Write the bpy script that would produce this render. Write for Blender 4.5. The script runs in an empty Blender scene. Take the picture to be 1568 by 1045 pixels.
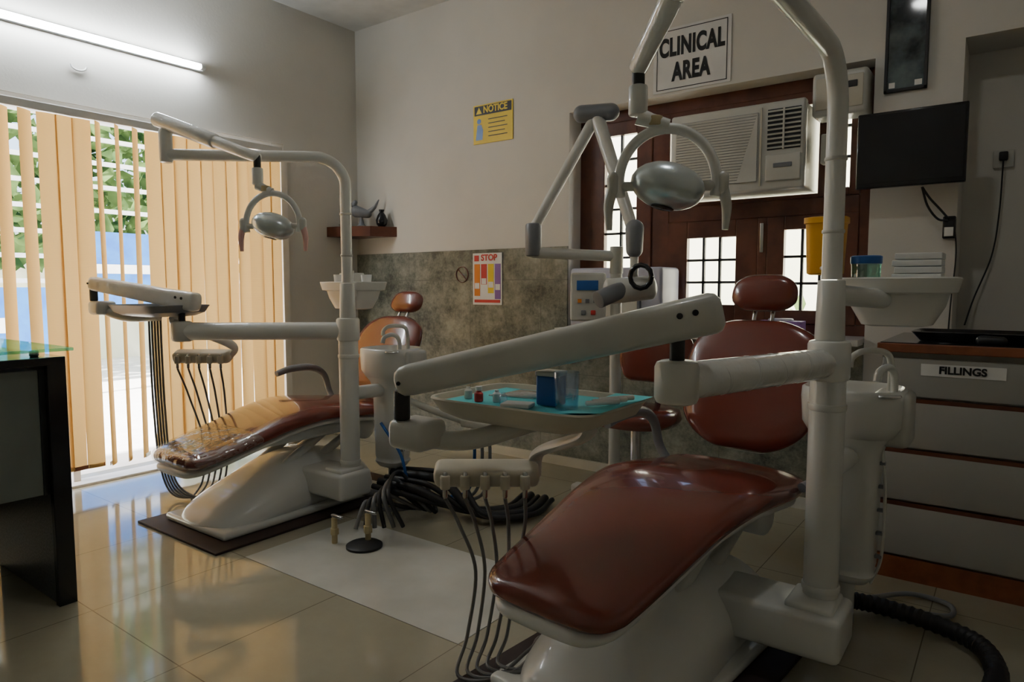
import bpy, bmesh, math, random
from mathutils import Vector, Matrix
random.seed(3)
V = Vector
SC = bpy.context.scene

# ------------------------------------------------------------------ materials
def mat(name, col, rough=.5, metal=0., coat=0., col2=None, scale=8., bump=0., bscale=40., trans=0., emis=None, estr=0., detail=4., cr=(.35,.65), spec=.5, alpha=1.):
    m = bpy.data.materials.new(name); m.use_nodes = True
    nt = m.node_tree; N = nt.nodes; L = nt.links
    b = N["Principled BSDF"]
    b.inputs["Base Color"].default_value = (*col, 1)
    b.inputs["Roughness"].default_value = rough
    b.inputs["Metallic"].default_value = metal
    b.inputs["Coat Weight"].default_value = coat
    b.inputs["Coat Roughness"].default_value = .05
    b.inputs["Specular IOR Level"].default_value = spec
    b.inputs["Transmission Weight"].default_value = trans
    b.inputs["Alpha"].default_value = alpha
    tc = N.new("ShaderNodeTexCoord")
    if col2 is None:
        col2 = tuple(c*.9 for c in col)
    n = N.new("ShaderNodeTexNoise"); n.inputs["Scale"].default_value = scale; n.inputs["Detail"].default_value = detail
    r = N.new("ShaderNodeValToRGB")
    r.color_ramp.elements[0].position = cr[0]; r.color_ramp.elements[1].position = cr[1]
    r.color_ramp.elements[0].color = (*col2, 1); r.color_ramp.elements[1].color = (*col, 1)
    L.new(tc.outputs["Object"], n.inputs["Vector"]); L.new(n.outputs["Fac"], r.inputs["Fac"]); L.new(r.outputs["Color"], b.inputs["Base Color"])
    if bump > 0:
        n2 = N.new("ShaderNodeTexNoise"); n2.inputs["Scale"].default_value = bscale; n2.inputs["Detail"].default_value = 3
        bp = N.new("ShaderNodeBump"); bp.inputs["Strength"].default_value = bump; bp.inputs["Distance"].default_value = .01
        L.new(tc.outputs["Object"], n2.inputs["Vector"]); L.new(n2.outputs["Fac"], bp.inputs["Height"]); L.new(bp.outputs["Normal"], b.inputs["Normal"])
    if emis:
        b.inputs["Emission Color"].default_value = (*emis, 1); b.inputs["Emission Strength"].default_value = estr
    return m

M = {}
M['wall'] = mat('wall_paint', (.69,.67,.615), .75, col2=(.63,.61,.56), scale=1.5, bump=.08, bscale=60)
M['ceil'] = mat('ceiling_paint', (.68,.68,.65), .8)
M['white'] = mat('white_enamel', (.72,.73,.70), .28, coat=.4, col2=(.66,.67,.64), scale=3)
M['whiteold'] = mat('aged_white_plastic', (.60,.60,.55), .35, coat=.2, col2=(.53,.53,.485), scale=6)
M['wrap'] = mat('plastic_wrapped_enamel', (.74,.75,.72), .18, coat=.8, bump=.6, bscale=22, scale=5)
M['beige'] = mat('beige_plastic', (.60,.56,.45), .45)
M['grey'] = mat('grey_plastic', (.20,.21,.23), .4)
M['leather'] = mat('brown_leatherette', (.185,.037,.024), .22, coat=.6, col2=(.155,.031,.020), scale=3, bump=.03, bscale=14)
M['black'] = mat('black_rubber', (.015,.015,.016), .5)
M['mat'] = mat('dark_floor_mat', (.035,.018,.015), .7)
M['blackgloss'] = mat('black_gloss', (.012,.012,.014), .12)
M['hose'] = mat('grey_hose', (.17,.17,.17), .45)
M['steel'] = mat('steel', (.6,.6,.6), .25, 1.)
M['silver'] = mat('silver_lamp_shell', (.60,.67,.69), .28, .6, coat=.5)
M['wood'] = mat('dark_brown_wood', (.14,.042,.020), .35, col2=(.08,.022,.011), scale=10, coat=.2)
M['woodtop'] = mat('red_brown_edge', (.26,.085,.035), .35, col2=(.2,.06,.025), scale=20)
M['cab'] = mat('cabinet_laminate', (.36,.355,.32), .4, col2=(.32,.315,.285), scale=2)
M['deskgreen'] = mat('desk_grey_panel', (.19,.215,.195), .4)
M['cyan'] = mat('cyan_paper', (.12,.62,.66), .7)
M['blue'] = mat('blue_plastic', (.02,.12,.42), .35)
M['yellow'] = mat('yellow_plastic', (.85,.42,.02), .4)
M['signyellow'] = mat('sign_yellow', (.85,.62,.03), .5)
M['signwhite'] = mat('sign_white', (.8,.8,.78), .4)
M['ink'] = mat('black_ink', (.01,.01,.01), .5)
M['red'] = mat('red_ink', (.6,.04,.04), .5)
M['orange'] = mat('orange_ink', (.8,.25,.03), .5)
M['purple'] = mat('purple_ink', (.25,.12,.4), .5)
M['pink'] = mat('pink_plastic', (.75,.45,.42), .4)
M['lav'] = mat('lavender_white', (.50,.50,.60), .4)
M['screen'] = mat('dark_screen', (.006,.006,.008), .25)
M['tape'] = mat('yellow_tape', (.55,.45,.25), .5)
M['alum'] = mat('white_aluminium', (.75,.75,.73), .35)
M['marble'] = mat('white_marble_tile', (.66,.66,.60), .14, col2=(.54,.54,.48), scale=3, detail=8)
M['tube'] = mat('tube_emitter', (1,1,1), .5, emis=(.90,.96,1), estr=105)
M['conc'] = mat('outdoor_paving', (.86,.85,.82), .8)
M['outwall'] = mat('outdoor_wall', (.85,.82,.68), .8, col2=(.70,.72,.5), scale=1.2)
M['tarp'] = mat('blue_tarp', (.004,.10,.42), .5, col2=(.01,.16,.5), scale=6)

def glass(name, tint=(1,1,1), t=.9, rough=.02, bump=0.):
    m = bpy.data.materials.new(name); m.use_nodes = True
    nt = m.node_tree; N = nt.nodes; L = nt.links; N.clear()
    o = N.new("ShaderNodeOutputMaterial"); mx = N.new("ShaderNodeMixShader"); tr = N.new("ShaderNodeBsdfTransparent"); gl = N.new("ShaderNodeBsdfGlossy")
    tr.inputs[0].default_value = (*tint,1); gl.inputs["Roughness"].default_value = rough
    mx.inputs[0].default_value = 1-t
    if bump:
        tc = N.new("ShaderNodeTexCoord"); n2 = N.new("ShaderNodeTexNoise"); n2.inputs["Scale"].default_value = 12; bp = N.new("ShaderNodeBump"); bp.inputs["Strength"].default_value=bump; bp.inputs["Distance"].default_value=.03
        L.new(tc.outputs["Object"], n2.inputs["Vector"]); L.new(n2.outputs["Fac"], bp.inputs["Height"]); L.new(bp.outputs[0], gl.inputs["Normal"])
    L.new(tr.outputs[0], mx.inputs[1]); L.new(gl.outputs[0], mx.inputs[2]); L.new(mx.outputs[0], o.inputs[0])
    return m
M['glass'] = glass('clear_glass')
M['glassgreen'] = glass('green_glass', (.45,.8,.7), .75)
M['film'] = glass('clear_plastic_film', (.95,.95,.93), .80, .08, .8)

def blindmat():
    m = bpy.data.materials.new('blind_fabric'); m.use_nodes = True
    nt = m.node_tree; N = nt.nodes; L = nt.links; N.clear()
    o = N.new("ShaderNodeOutputMaterial"); mx = N.new("ShaderNodeMixShader"); d = N.new("ShaderNodeBsdfDiffuse"); t = N.new("ShaderNodeBsdfTranslucent")
    w = N.new("ShaderNodeTexWave"); w.inputs["Scale"].default_value = 60; w.inputs["Distortion"].default_value=.3; w.bands_direction='Z'
    tc = N.new("ShaderNodeTexCoord"); r = N.new("ShaderNodeValToRGB")
    r.color_ramp.elements[0].color = (.59,.355,.11,1); r.color_ramp.elements[1].color = (.67,.42,.15,1)
    L.new(tc.outputs["Object"], w.inputs["Vector"]); L.new(w.outputs["Fac"], r.inputs["Fac"])
    L.new(r.outputs["Color"], d.inputs["Color"]); L.new(r.outputs["Color"], t.inputs["Color"])
    mx.inputs[0].default_value = .36
    L.new(d.outputs[0], mx.inputs[1]); L.new(t.outputs[0], mx.inputs[2]); L.new(mx.outputs[0], o.inputs[0])
    return m
M['blind'] = blindmat()

def leafmat():
    m = bpy.data.materials.new('foliage'); m.use_nodes = True
    nt = m.node_tree; N = nt.nodes; L = nt.links; N.clear()
    o = N.new("ShaderNodeOutputMaterial"); mx = N.new("ShaderNodeMixShader"); d = N.new("ShaderNodeBsdfDiffuse"); t = N.new("ShaderNodeBsdfTranslucent")
    n = N.new("ShaderNodeTexNoise"); n.inputs["Scale"].default_value = 3
    tc = N.new("ShaderNodeTexCoord"); r = N.new("ShaderNodeValToRGB")
    r.color_ramp.elements[0].position=.35; r.color_ramp.elements[1].position=.65
    r.color_ramp.elements[0].color = (.02,.05,.02,1); r.color_ramp.elements[1].color = (.18,.28,.09,1)
    L.new(tc.outputs["Object"], n.inputs["Vector"]); L.new(n.outputs["Fac"], r.inputs["Fac"])
    L.new(r.outputs["Color"], d.inputs["Color"]); L.new(r.outputs["Color"], t.inputs["Color"])
    mx.inputs[0].default_value = .4
    L.new(d.outputs[0], mx.inputs[1]); L.new(t.outputs[0], mx.inputs[2]); L.new(mx.outputs[0], o.inputs[0])
    return m
M['leaf'] = leafmat()

def tilemat(name, c1, c2, grout, size, mortar, rough, off=(0,0,0), nscale=5, plane='xy', bump=0., cr=(.3,.7), fine=0.):
    m = bpy.data.materials.new(name); m.use_nodes = True
    nt = m.node_tree; N = nt.nodes; L = nt.links; b = N["Principled BSDF"]
    tc = N.new("ShaderNodeTexCoord"); mp = N.new("ShaderNodeMapping"); mp.inputs["Location"].default_value = off
    if plane == 'xz': mp.inputs["Rotation"].default_value = (math.radians(-90),0,0)
    br = N.new("ShaderNodeTexBrick"); br.offset = 0; br.squash = 1
    br.inputs["Scale"].default_value = 1; br.inputs["Brick Width"].default_value = size; br.inputs["Row Height"].default_value = size
    br.inputs["Mortar Size"].default_value = mortar; br.inputs["Mortar Smooth"].default_value = .1
    br.inputs["Mortar"].default_value = (*grout,1)
    n = N.new("ShaderNodeTexNoise"); n.inputs["Scale"].default_value = nscale; n.inputs["Detail"].default_value = 10; n.inputs["Roughness"].default_value=.72
    r = N.new("ShaderNodeValToRGB"); r.color_ramp.elements[0].position=cr[0]; r.color_ramp.elements[1].position=cr[1]
    r.color_ramp.elements[0].color = (*c2,1); r.color_ramp.elements[1].color = (*c1,1)
    L.new(tc.outputs["Object"], mp.inputs["Vector"]); L.new(mp.outputs[0], br.inputs["Vector"])
    fac = n.outputs["Fac"]
    if fine:
        n3 = N.new("ShaderNodeTexNoise"); n3.inputs["Scale"].default_value = nscale*9; n3.inputs["Detail"].default_value = 6; n3.inputs["Roughness"].default_value=.8
        ma = N.new("ShaderNodeMix"); ma.data_type='FLOAT'; ma.inputs[0].default_value = fine
        L.new(tc.outputs["Object"], n3.inputs["Vector"]); L.new(n.outputs["Fac"], ma.inputs[2]); L.new(n3.outputs["Fac"], ma.inputs[3]); fac = ma.outputs[0]
    L.new(tc.outputs["Object"], n.inputs["Vector"]); L.new(fac, r.inputs["Fac"])
    L.new(r.outputs["Color"], br.inputs["Color1"]); L.new(r.outputs["Color"], br.inputs["Color2"])
    L.new(br.outputs["Color"], b.inputs["Base Color"]); b.inputs["Roughness"].default_value = rough
    if bump:
        bp = N.new("ShaderNodeBump"); bp.inputs["Strength"].default_value=bump; bp.inputs["Distance"].default_value=.02
        L.new(fac, bp.inputs["Height"]); L.new(bp.outputs[0], b.inputs["Normal"])
    return m
M['floor'] = tilemat('glossy_floor_tile', (.41,.385,.285), (.35,.325,.235), (.18,.155,.11), .60, .002, .09, off=(.2,.2,0), nscale=2)
M['dado'] = tilemat('grey_slate_dado', (.30,.31,.25), (.05,.06,.047), (.12,.12,.10), .60, .0025, .34, off=(.1,0,.2), nscale=3.2, plane='xz', bump=.35, cr=(.40,.60), fine=.35)
M['speck'] = mat('speckled_panel', (.14,.14,.14), .3, col2=(.04,.04,.045), scale=120)

# ------------------------------------------------------------------ builders
def grp(name, loc=(0,0,0)):
    e = bpy.data.objects.new(name, None); SC.collection.objects.link(e)
    e.empty_display_size = .1; e.location = loc
    return e
def link(o, parent):
    SC.collection.objects.link(o)
    if parent is not None:
        o.parent = parent
        o.matrix_parent_inverse = Matrix.Translation(-parent.location)
    return o
def mk(name, verts, faces, m, parent=None, smooth=True, ang=40):
    me = bpy.data.meshes.new(name); me.from_pydata([tuple(v) for v in verts], [], faces); me.update()
    bm = bmesh.new(); bm.from_mesh(me); bmesh.ops.recalc_face_normals(bm, faces=bm.faces); bm.to_mesh(me); bm.free()
    me.materials.append(M[m] if isinstance(m,str) else m)
    if smooth:
        for p in me.polygons: p.use_smooth = True
        me.set_sharp_from_angle(angle=math.radians(ang))
    return link(bpy.data.objects.new(name, me), parent)
def box(name, c, s, m, parent=None, bev=0., rot=(0,0,0), seg=3):
    bm = bmesh.new(); bmesh.ops.create_cube(bm, size=1)
    bmesh.ops.scale(bm, vec=V(s), verts=bm.verts)
    if bev > 0: bmesh.ops.bevel(bm, geom=list(bm.edges), offset=bev, segments=seg, profile=.5, affect='EDGES')
    R = Matrix.Rotation(rot[2],4,'Z') @ Matrix.Rotation(rot[1],4,'Y') @ Matrix.Rotation(rot[0],4,'X')
    bmesh.ops.transform(bm, matrix=Matrix.Translation(V(c)) @ R, verts=bm.verts)
    me = bpy.data.meshes.new(name); bm.to_mesh(me); bm.free()
    me.materials.append(M[m] if isinstance(m,str) else m)
    if bev > 0:
        for p in me.polygons: p.use_smooth = True
        me.set_sharp_from_angle(angle=math.radians(50))
    return link(bpy.data.objects.new(name, me), parent)
def boxes(name, lst, m, parent=None, bev=0.):
    bm = bmesh.new()
    for a, b in lst:
        g = bmesh.ops.create_cube(bm, size=1)['verts']
        a = V(a); b = V(b)
        bmesh.ops.scale(bm, vec=b-a, verts=g); bmesh.ops.translate(bm, vec=(a+b)/2, verts=g)
    if bev > 0: bmesh.ops.bevel(bm, geom=list(bm.edges), offset=bev, segments=2, profile=.5, affect='EDGES')
    me = bpy.data.meshes.new(name); bm.to_mesh(me); bm.free()
    me.materials.append(M[m] if isinstance(m,str) else m)
    return link(bpy.data.objects.new(name, me), parent)
def crs(P, t):
    n = len(P)-1; x = min(max(t,0),1)*n; i = min(int(x), n-1); f = x-i
    p1, p2 = P[i], P[i+1]
    p0 = P[i-1] if i > 0 else [2*a-b for a,b in zip(p1,p2)]
    p3 = P[i+2] if i+2 <= n else [2*b-a for a,b in zip(p1,p2)]
    return [.5*(2*b+(c-a)*f+(2*a-5*b+4*c-d)*f*f+(-a+3*b-3*c+d)*f**3) for a,b,c,d in zip(p0,p1,p2,p3)]
def smoothpath(pts, k=8):
    P = [list(p) for p in pts]
    n = (len(P)-1)*k
    return [V(crs(P, i/n)) for i in range(n+1)]
def sweep(name, pts, r, m, parent=None, seg=14, k=8, smooth=True, flat=1.):
    path = smoothpath(pts, k) if (smooth and len(pts) > 2) else [V(p) for p in pts]
    rs = r if isinstance(r,(list,tuple)) else [r]*len(pts)
    n = len(path)
    def rad(i):
        x = i/(n-1)*(len(rs)-1); a = min(int(x), len(rs)-2); f = x-a
        return rs[a]*(1-f)+rs[a+1]*f
    verts=[]; faces=[]
    t0 = (path[1]-path[0]).normalized()
    up = V((0,0,1)) if abs(t0.z) < .9 else V((1,0,0))
    nx = t0.cross(up).normalized()
    for i,p in enumerate(path):
        t = (path[min(i+1,n-1)]-path[max(i-1,0)]).normalized()
        nx = (nx - t*nx.dot(t)).normalized(); ny = t.cross(nx)
        for j in range(seg):
            a = 2*math.pi*j/seg
            verts.append(p + nx*math.cos(a)*rad(i) + ny*math.sin(a)*rad(i)*flat)
    for i in range(n-1):
        for j in range(seg):
            faces.append((i*seg+j, i*seg+(j+1)%seg, (i+1)*seg+(j+1)%seg, (i+1)*seg+j))
    faces.append(tuple(range(seg))); faces.append(tuple(range((n-1)*seg, n*seg)))
    return mk(name, verts, faces, m, parent)
def cyl(name, a, b, r, m, parent=None, r2=None, seg=28, rnd=.004):
    a=V(a); b=V(b); r2 = r if r2 is None else r2; t=(b-a).normalized(); rnd=min(rnd, r*.6, r2*.6, (b-a).length*.3)
    pts=[a, a+t*rnd*.3, a+t*rnd, b-t*rnd, b-t*rnd*.3, b]
    rr=[r-rnd, r-rnd*.3, r, r2, r2-rnd*.3, r2-rnd]
    return sweep2(name, pts, rr, m, parent, seg)
def sweep2(name, path, rr, m, parent, seg):
    n=len(path); verts=[]; faces=[]
    t=(path[-1]-path[0]).normalized(); up=V((0,0,1)) if abs(t.z)<.9 else V((1,0,0)); nx=t.cross(up).normalized(); ny=t.cross(nx)
    for i,p in enumerate(path):
        for j in range(seg):
            a=2*math.pi*j/seg; verts.append(p+(nx*math.cos(a)+ny*math.sin(a))*rr[i])
    for i in range(n-1):
        for j in range(seg): faces.append((i*seg+j, i*seg+(j+1)%seg, (i+1)*seg+(j+1)%seg, (i+1)*seg+j))
    faces.append(tuple(range(seg))); faces.append(tuple(range((n-1)*seg, n*seg)))
    return mk(name, verts, faces, m, parent)
def capsule(name, a, b, r1, r2, m, parent=None, seg=28, q=1.):
    a=V(a); b=V(b); t=(b-a).normalized(); pts=[]; rr=[]
    for i in range(7):
        an=math.pi/2*(i/6); pts.append(a - t*r1*q*math.cos(an)); rr.append(max(r1*math.sin(an), .0005))
    for i in range(7):
        an=math.pi/2*(i/6); pts.append(b + t*r2*q*math.sin(an)); rr.append(max(r2*math.cos(an), .0005))
    return sweep2(name, pts, rr, m, parent, seg)
def lathe(name, c, prof, m, parent=None, seg=32, sx=1., sy=1., rz=0.):
    verts=[]; faces=[]; c=V(c); n=len(prof)
    for r,z in prof:
        for j in range(seg):
            a=2*math.pi*j/seg; x=math.cos(a)*r*sx; y=math.sin(a)*r*sy
            verts.append(c+V((x*math.cos(rz)-y*math.sin(rz), x*math.sin(rz)+y*math.cos(rz), z)))
    for i in range(n-1):
        for j in range(seg): faces.append((i*seg+j, i*seg+(j+1)%seg, (i+1)*seg+(j+1)%seg, (i+1)*seg+j))
    faces.append(tuple(range(seg))); faces.append(tuple(range((n-1)*seg, n*seg)))
    return mk(name, verts, faces, m, parent)
def sgp(x,e): return math.copysign(abs(x)**e, x)
def rings(name, R, m, parent=None, n=3.2, seg=40, ang=60):
    verts=[]; faces=[]
    for c,u,v,a,b in R:
        for j in range(seg):
            t=2*math.pi*j/seg
            verts.append(V(c)+V(u)*a*sgp(math.cos(t),2/n)+V(v)*b*sgp(math.sin(t),2/n))
    for i in range(len(R)-1):
        for j in range(seg): faces.append((i*seg+j, i*seg+(j+1)%seg, (i+1)*seg+(j+1)%seg, (i+1)*seg+j))
    faces.append(tuple(range(seg))); faces.append(tuple(range((len(R)-1)*seg, len(R)*seg)))
    return mk(name, verts, faces, m, parent, ang=ang)
def cushion(name, path, W, T, side, m, parent=None, rc0=.07, rc1=.07, n=3.0, mid=36, seg=44):
    P=[list(p)+[w,t] for p,w,t in zip(path,W,T)]
    K=200; S=[crs(P,i/K) for i in range(K+1)]
    L=[0.]
    for i in range(K): L.append(L[-1]+(V(S[i+1][:3])-V(S[i][:3])).length)
    tot=L[-1]
    ends=[.0,.0008,.003,.007,.012,.018,.026,.036,.05,.07]
    ss=ends+[.08+(tot-.16)*i/mid for i in range(mid+1)]+[tot-e for e in reversed(ends)]
    ss=sorted(s for s in ss if 0<=s<=tot)
    side=V(side).normalized(); R=[]
    def at(s):
        i=0
        while i<K-1 and L[i+1]<s: i+=1
        f=(s-L[i])/max(L[i+1]-L[i],1e-9)
        a=[x*(1-f)+y*f for x,y in zip(S[i],S[i+1])]
        return a,(V(S[i+1][:3])-V(S[i][:3])).normalized()
    for s in ss:
        a,t=at(s); w,th=a[3],a[4]; up=side.cross(t).normalized()
        for e,rc in ((s,rc0),(tot-s,rc1)):
            if e<rc: w-= rc-math.sqrt(max(rc*rc-(rc-e)**2,0))
            rt=a[4]*.95
            if e<rt: th-= (rt-math.sqrt(max(rt*rt-(rt-e)**2,0)))
        R.append((V(a[:3]),side,up,max(w,.004),max(th,.002)))
    return rings(name,R,m,parent,n=n,seg=seg,ang=70)
def text(name, s, loc, size, m, parent, rot=(math.radians(90),0,0), sx=1., bold=0., sp=1.):
    cu=bpy.data.curves.new(name,'FONT'); cu.body=s; cu.size=size; cu.align_x='CENTER'; cu.align_y='CENTER'; cu.extrude=.0006; cu.offset=bold; cu.space_character=sp
    cu.materials.append(M[m])
    o=bpy.data.objects.new(name,cu); SC.collection.objects.link(o)
    o.rotation_euler=rot; o.scale=(sx,1,1); o.parent=parent; o.location=V(loc)-parent.location
    return o

# ------------------------------------------------------------------ room
XL, YB, ZC = -4.28, 3.71, 3.15
XR, YF = 1.5, -2.3
boxes('floor', [((XL-.3,YF,-.1),(XR,4.15,0))], 'floor')
boxes('ceiling', [((XL-.3,YF-.1,ZC),(XR+.1,4.3,ZC+.15))], 'ceil')
boxes('wall_back', [((XL-.3,YB,0),(-2.30,4.0,ZC)), ((-2.30,YB,0),(-.597,4.0,.88)), ((-2.30,YB,2.235),(-.597,4.0,ZC)),
      ((-.597,YB,0),(-.24,4.0,ZC)), ((-.24,YB,2.256),(XR,4.0,ZC)), ((-.30,4.0,0),(XR,4.15,ZC))], 'wall')
boxes('wall_left', [((XL-.3,3.03,0),(XL,YB,ZC)), ((XL-.3,YF,0),(XL,.25,ZC)), ((XL-.3,.25,2.17),(XL,3.03,ZC))], 'wall')
boxes('wall_right', [((XR,YF,0),(XR+.1,4.15,ZC))], 'wall')
boxes('wall_front', [((XL-.3,YF-.1,0),(XR+.1,YF,ZC))], 'wall')
boxes('trim_dado', [((XL,YB-.015,0),(-2.30,YB,1.41)), ((-2.30,YB-.015,0),(-.597,YB,.88))], 'dado')
boxes('baseboard_back', [((XL,YB-.03,0),(-.43,YB-.015,.06))], 'marble')
boxes('trim_marble_inlay', [((-2.60,1.60,0),(-1.40,2.20,.002))], 'marble')
g=grp('wall_hook',(XL,1.75,2.38))
sweep('ring',[(XL+.008,1.71+.04*math.cos(t*.5236),2.385+.028*math.sin(t*.5236)) for t in range(6,13)],.005,'alum',g,seg=8)

# ------------------------------------------------------------------ window_1 (brown timber window)
w=grp('window_1',(-1.45,3.89,.9))
y0,y1=3.85,3.92
fr=[((-2.30,y0,2.165),(-.597,y1,2.235)), ((-2.30,y0,.88),(-.597,y1,.955)), ((-2.30,y0,.955),(-2.22,y1,2.165)), ((-.665,y0,.955),(-.597,y1,2.165)),
    ((-1.80,y0,.955),(-1.69,y1,2.165)), ((-1.69,y0,1.53),(-.665,y1,1.62)), ((-1.165,y0-.01,.955),(-1.115,y1,1.53))]
boxes('frame', fr, 'wood', w, .004)
y0s,y1s=3.84,3.885
def leaf(x0,x1,z0,z1,s,cols,rows,nm):
    boxes(nm+'_sash', [((x0,y0s,z0),(x0+s,y1s,z1)),((x1-s,y0s,z0),(x1,y1s,z1)),((x0+s,y0s,z0),(x1-s,y1s,z0+s*.8)),((x0+s,y0s,z1-s*.8),(x1-s,y1s,z1))],'wood',w,.004)
    b=[]
    X0,X1,Z0,Z1=x0+s,x1-s,z0+s*.8,z1-s*.8
    for i in range(1,cols): xx=X0+(X1-X0)*i/cols; b.append(((xx-.007,y0s+.015,Z0),(xx+.007,y1s-.01,Z1)))
    for i in range(1,rows): zz=Z0+(Z1-Z0)*i/rows; b.append(((X0,y0s+.015,zz-.007),(X1,y1s-.01,zz+.007)))
    boxes(nm+'_bars', b, 'black', w)
    boxes(nm+'_glass', [((X0,y1s-.008,Z0),(X1,y1s-.004,Z1))], 'glass', w)
leaf(-2.22,-1.80,.955,2.165,.10,2,7,'side_casement')
leaf(-1.69,-1.165,.955,1.53,.12,3,3,'left_casement')
leaf(-1.115,-.665,.955,1.53,.09,3,3,'right_casement')
leaf(-.865,-.665,1.62,2.165,.05,1,3,'fanlight')
boxes('transom_infill', [((-1.69,y0,1.62),(-.865,y1,1.64)),((-1.69,y0,2.10),(-.865,y1,2.165))],'wood',w)
box('window_bolt',(-1.14,3.832,1.42),(.02,.012,.16),'steel',w,.003)
boxes('window_sill', [((-2.30,3.55,.87),(-.60,3.86,.90))], 'white')

# ------------------------------------------------------------------ AC
a=grp('window_air_conditioner',(-1.21,3.62,1.64))
ax0,ax1,az0,az1,ay=-1.575,-.875,1.64,2.08,3.60
box('housing',((ax0+ax1)/2,3.78,(az0+az1)/2),(ax1-ax0-.02,.36,az1-az0-.02),'beige',a,.01)
box('front_bezel',((ax0+ax1)/2,ay+.02,(az0+az1)/2),(ax1-ax0,.05,az1-az0),'whiteold',a,.015)
gx0,gx1=ax0+.035,ax0+.47
boxes('grille_recess',[((gx0,ay-.006,az0+.05),(gx1,ay-.003,az1-.045))],'grey',a)
nl=24
for i in range(nl):
    z=az0+.058+(az1-az0-.112)*i/(nl-1)
    box('louver_%d'%i,((gx0+gx1)/2,ay-.010,z),(gx1-gx0,.012,.0115),'whiteold',a,0,(math.radians(15),0,0))
mk('grille_corner_panel',[(gx1+.002,ay-.018,az0+.05),(gx1-.10,ay-.018,az0+.05),(gx1+.002,ay-.018,az1-.05)],[(0,1,2)],'whiteold',a,smooth=False)
box('vent_recess',(ax1-.10,ay-.006,az1-.14),(.16,.006,.20),'black',a)
for i in range(9):
    box('vent_fin_%d'%i,(ax1-.10,ay-.012,az1-.23+i*.0225),(.16,.012,.006),'whiteold',a,0,(math.radians(30),0,0))
box('vent_divider',(ax1-.10,ay-.014,az1-.14),(.008,.01,.2),'whiteold',a)
box('control_flap',(ax1-.10,ay-.010,az0+.11),(.17,.014,.13),'whiteold',a,.006)
box('flap_grip',(ax1-.10,ay-.019,az0+.12),(.09,.008,.022),'grey',a,.003)
box('panel_divider',(gx1+.018,ay-.008,(az0+az1)/2),(.008,.012,az1-az0-.05),'beige',a)
s=grp('voltage_stabilizer',(-.74,3.72,2.0))
box('case',(-.74,3.735,2.09),(.25,.16,.21),'whiteold',s,.02)
box('front_panel',(-.74,3.652,2.09),(.21,.006,.15),'beige',s,.003)
box('dial',(-.68,3.648,2.12),(.04,.01,.03),'black',s,.002)
s=grp('switch_socket',(-.82,3.8,1.8))
box('backplate',(-.80,3.80,1.85),(.085,.06,.15),'whiteold',s,.008)
box('rocker',(-.80,3.765,1.88),(.03,.012,.04),'grey',s,.003)
sweep('lead',[(-.80,3.77,1.80),(-.79,3.74,1.72),(-.76,3.76,1.66),(-.78,3.8,1.60)],.006,'black',s)

# ------------------------------------------------------------------ signs
def sign(name,x0,x1,z0,z1,m,border=None,yb=YB):
    g=grp(name,((x0+x1)/2,yb,(z0+z1)/2))
    boxes('panel',[((x0,yb-.006,z0),(x1,yb-.001,z1))],m,g)
    return g
g=sign('clinical_area_sign',-1.735,-1.29,2.25,2.60,'signwhite')
cx=-1.5125
for nm,A,B in (('t',(-1.715,2.582),(-1.31,2.586)),('b',(-1.715,2.264),(-1.31,2.268)),('l',(-1.715,2.264),(-1.711,2.586)),('r',(-1.314,2.264),(-1.31,2.586))):
    boxes('line_'+nm,[((A[0],YB-.0075,A[1]),(B[0],YB-.006,B[1]))],'ink',g)
text('text_clinical','CLINICAL',(cx,YB-.008,2.488),.135,'ink',g,bold=.0058,sx=.60,sp=1.08)
text('text_area','AREA',(cx,YB-.008,2.350),.135,'ink',g,bold=.0058,sx=.62,sp=1.08)
g=sign('notice_sign',-3.07,-2.735,2.13,2.39,'signyellow')
dz=.03
boxes('header',[((-3.06,YB-.0075,2.29+dz),(-2.745,YB-.006,2.352+dz))],'ink',g)
text('text_notice','NOTICE',(-2.88,YB-.009,2.322+dz),.062,'signyellow',g,bold=.002,sx=.9)
for i in range(5): boxes('line_%d'%i,[((-2.94,YB-.0075,2.255-i*.028+dz),(-2.78-.02*(i%2),YB-.006,2.260-i*.028+dz))],'ink',g)
R_=[V((-3.02+.018*math.cos(t*math.pi/8),YB-.0075,2.25+dz+.018*math.sin(t*math.pi/8))) for t in range(16)]
mk('figure_head',R_,[tuple(range(16))],'blue',g,smooth=False)
mk('figure_body',[(-3.05,YB-.0075,2.145+dz-.02),(-2.99,YB-.0075,2.145+dz-.02),(-2.985,YB-.0075,2.19+dz),(-3.0,YB-.0075,2.228+dz),(-3.035,YB-.0075,2.228+dz)],[(0,1,2,3,4)],'blue',g,smooth=False)
mk('warning_triangle',[(-3.045,YB-.0085,2.300+dz),(-2.995,YB-.0085,2.300+dz),(-3.02,YB-.0085,2.345+dz)],[(0,1,2)],'signyellow',g,smooth=False)
YD=YB-.015
g=sign('stop_poster',-3.07,-2.815,1.03,1.385,'signwhite',yb=YD)
text('text_stop','STOP',(-2.925,YD-.008,1.352),.058,'red',g,bold=.002)
boxes('symbol',[((-3.055,YD-.0075,1.33),(-3.015,YD-.006,1.37))],'red',g)
for i,(m_,h) in enumerate((('orange',.2),('red',.12),('signyellow',.18),('purple',.22))):
    boxes('panel_%d'%i,[((-3.055+i*.06,YD-.0075,1.29-h),(-3.005+i*.06,YD-.006,1.31))],m_,g)
    boxes('tile_%d'%i,[((-3.05+i*.06,YD-.0085,1.22-h*.4),(-3.01+i*.06,YD-.007,1.26-h*.4))],'signwhite',g)
boxes('footer',[((-3.055,YD-.0075,1.045),(-2.83,YD-.006,1.065))],'red',g)
R_=[V((-3.17+.055*math.cos(t*math.pi/12),YB-.017,1.24+.055*math.sin(t*math.pi/12))) for t in range(25)]
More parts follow.
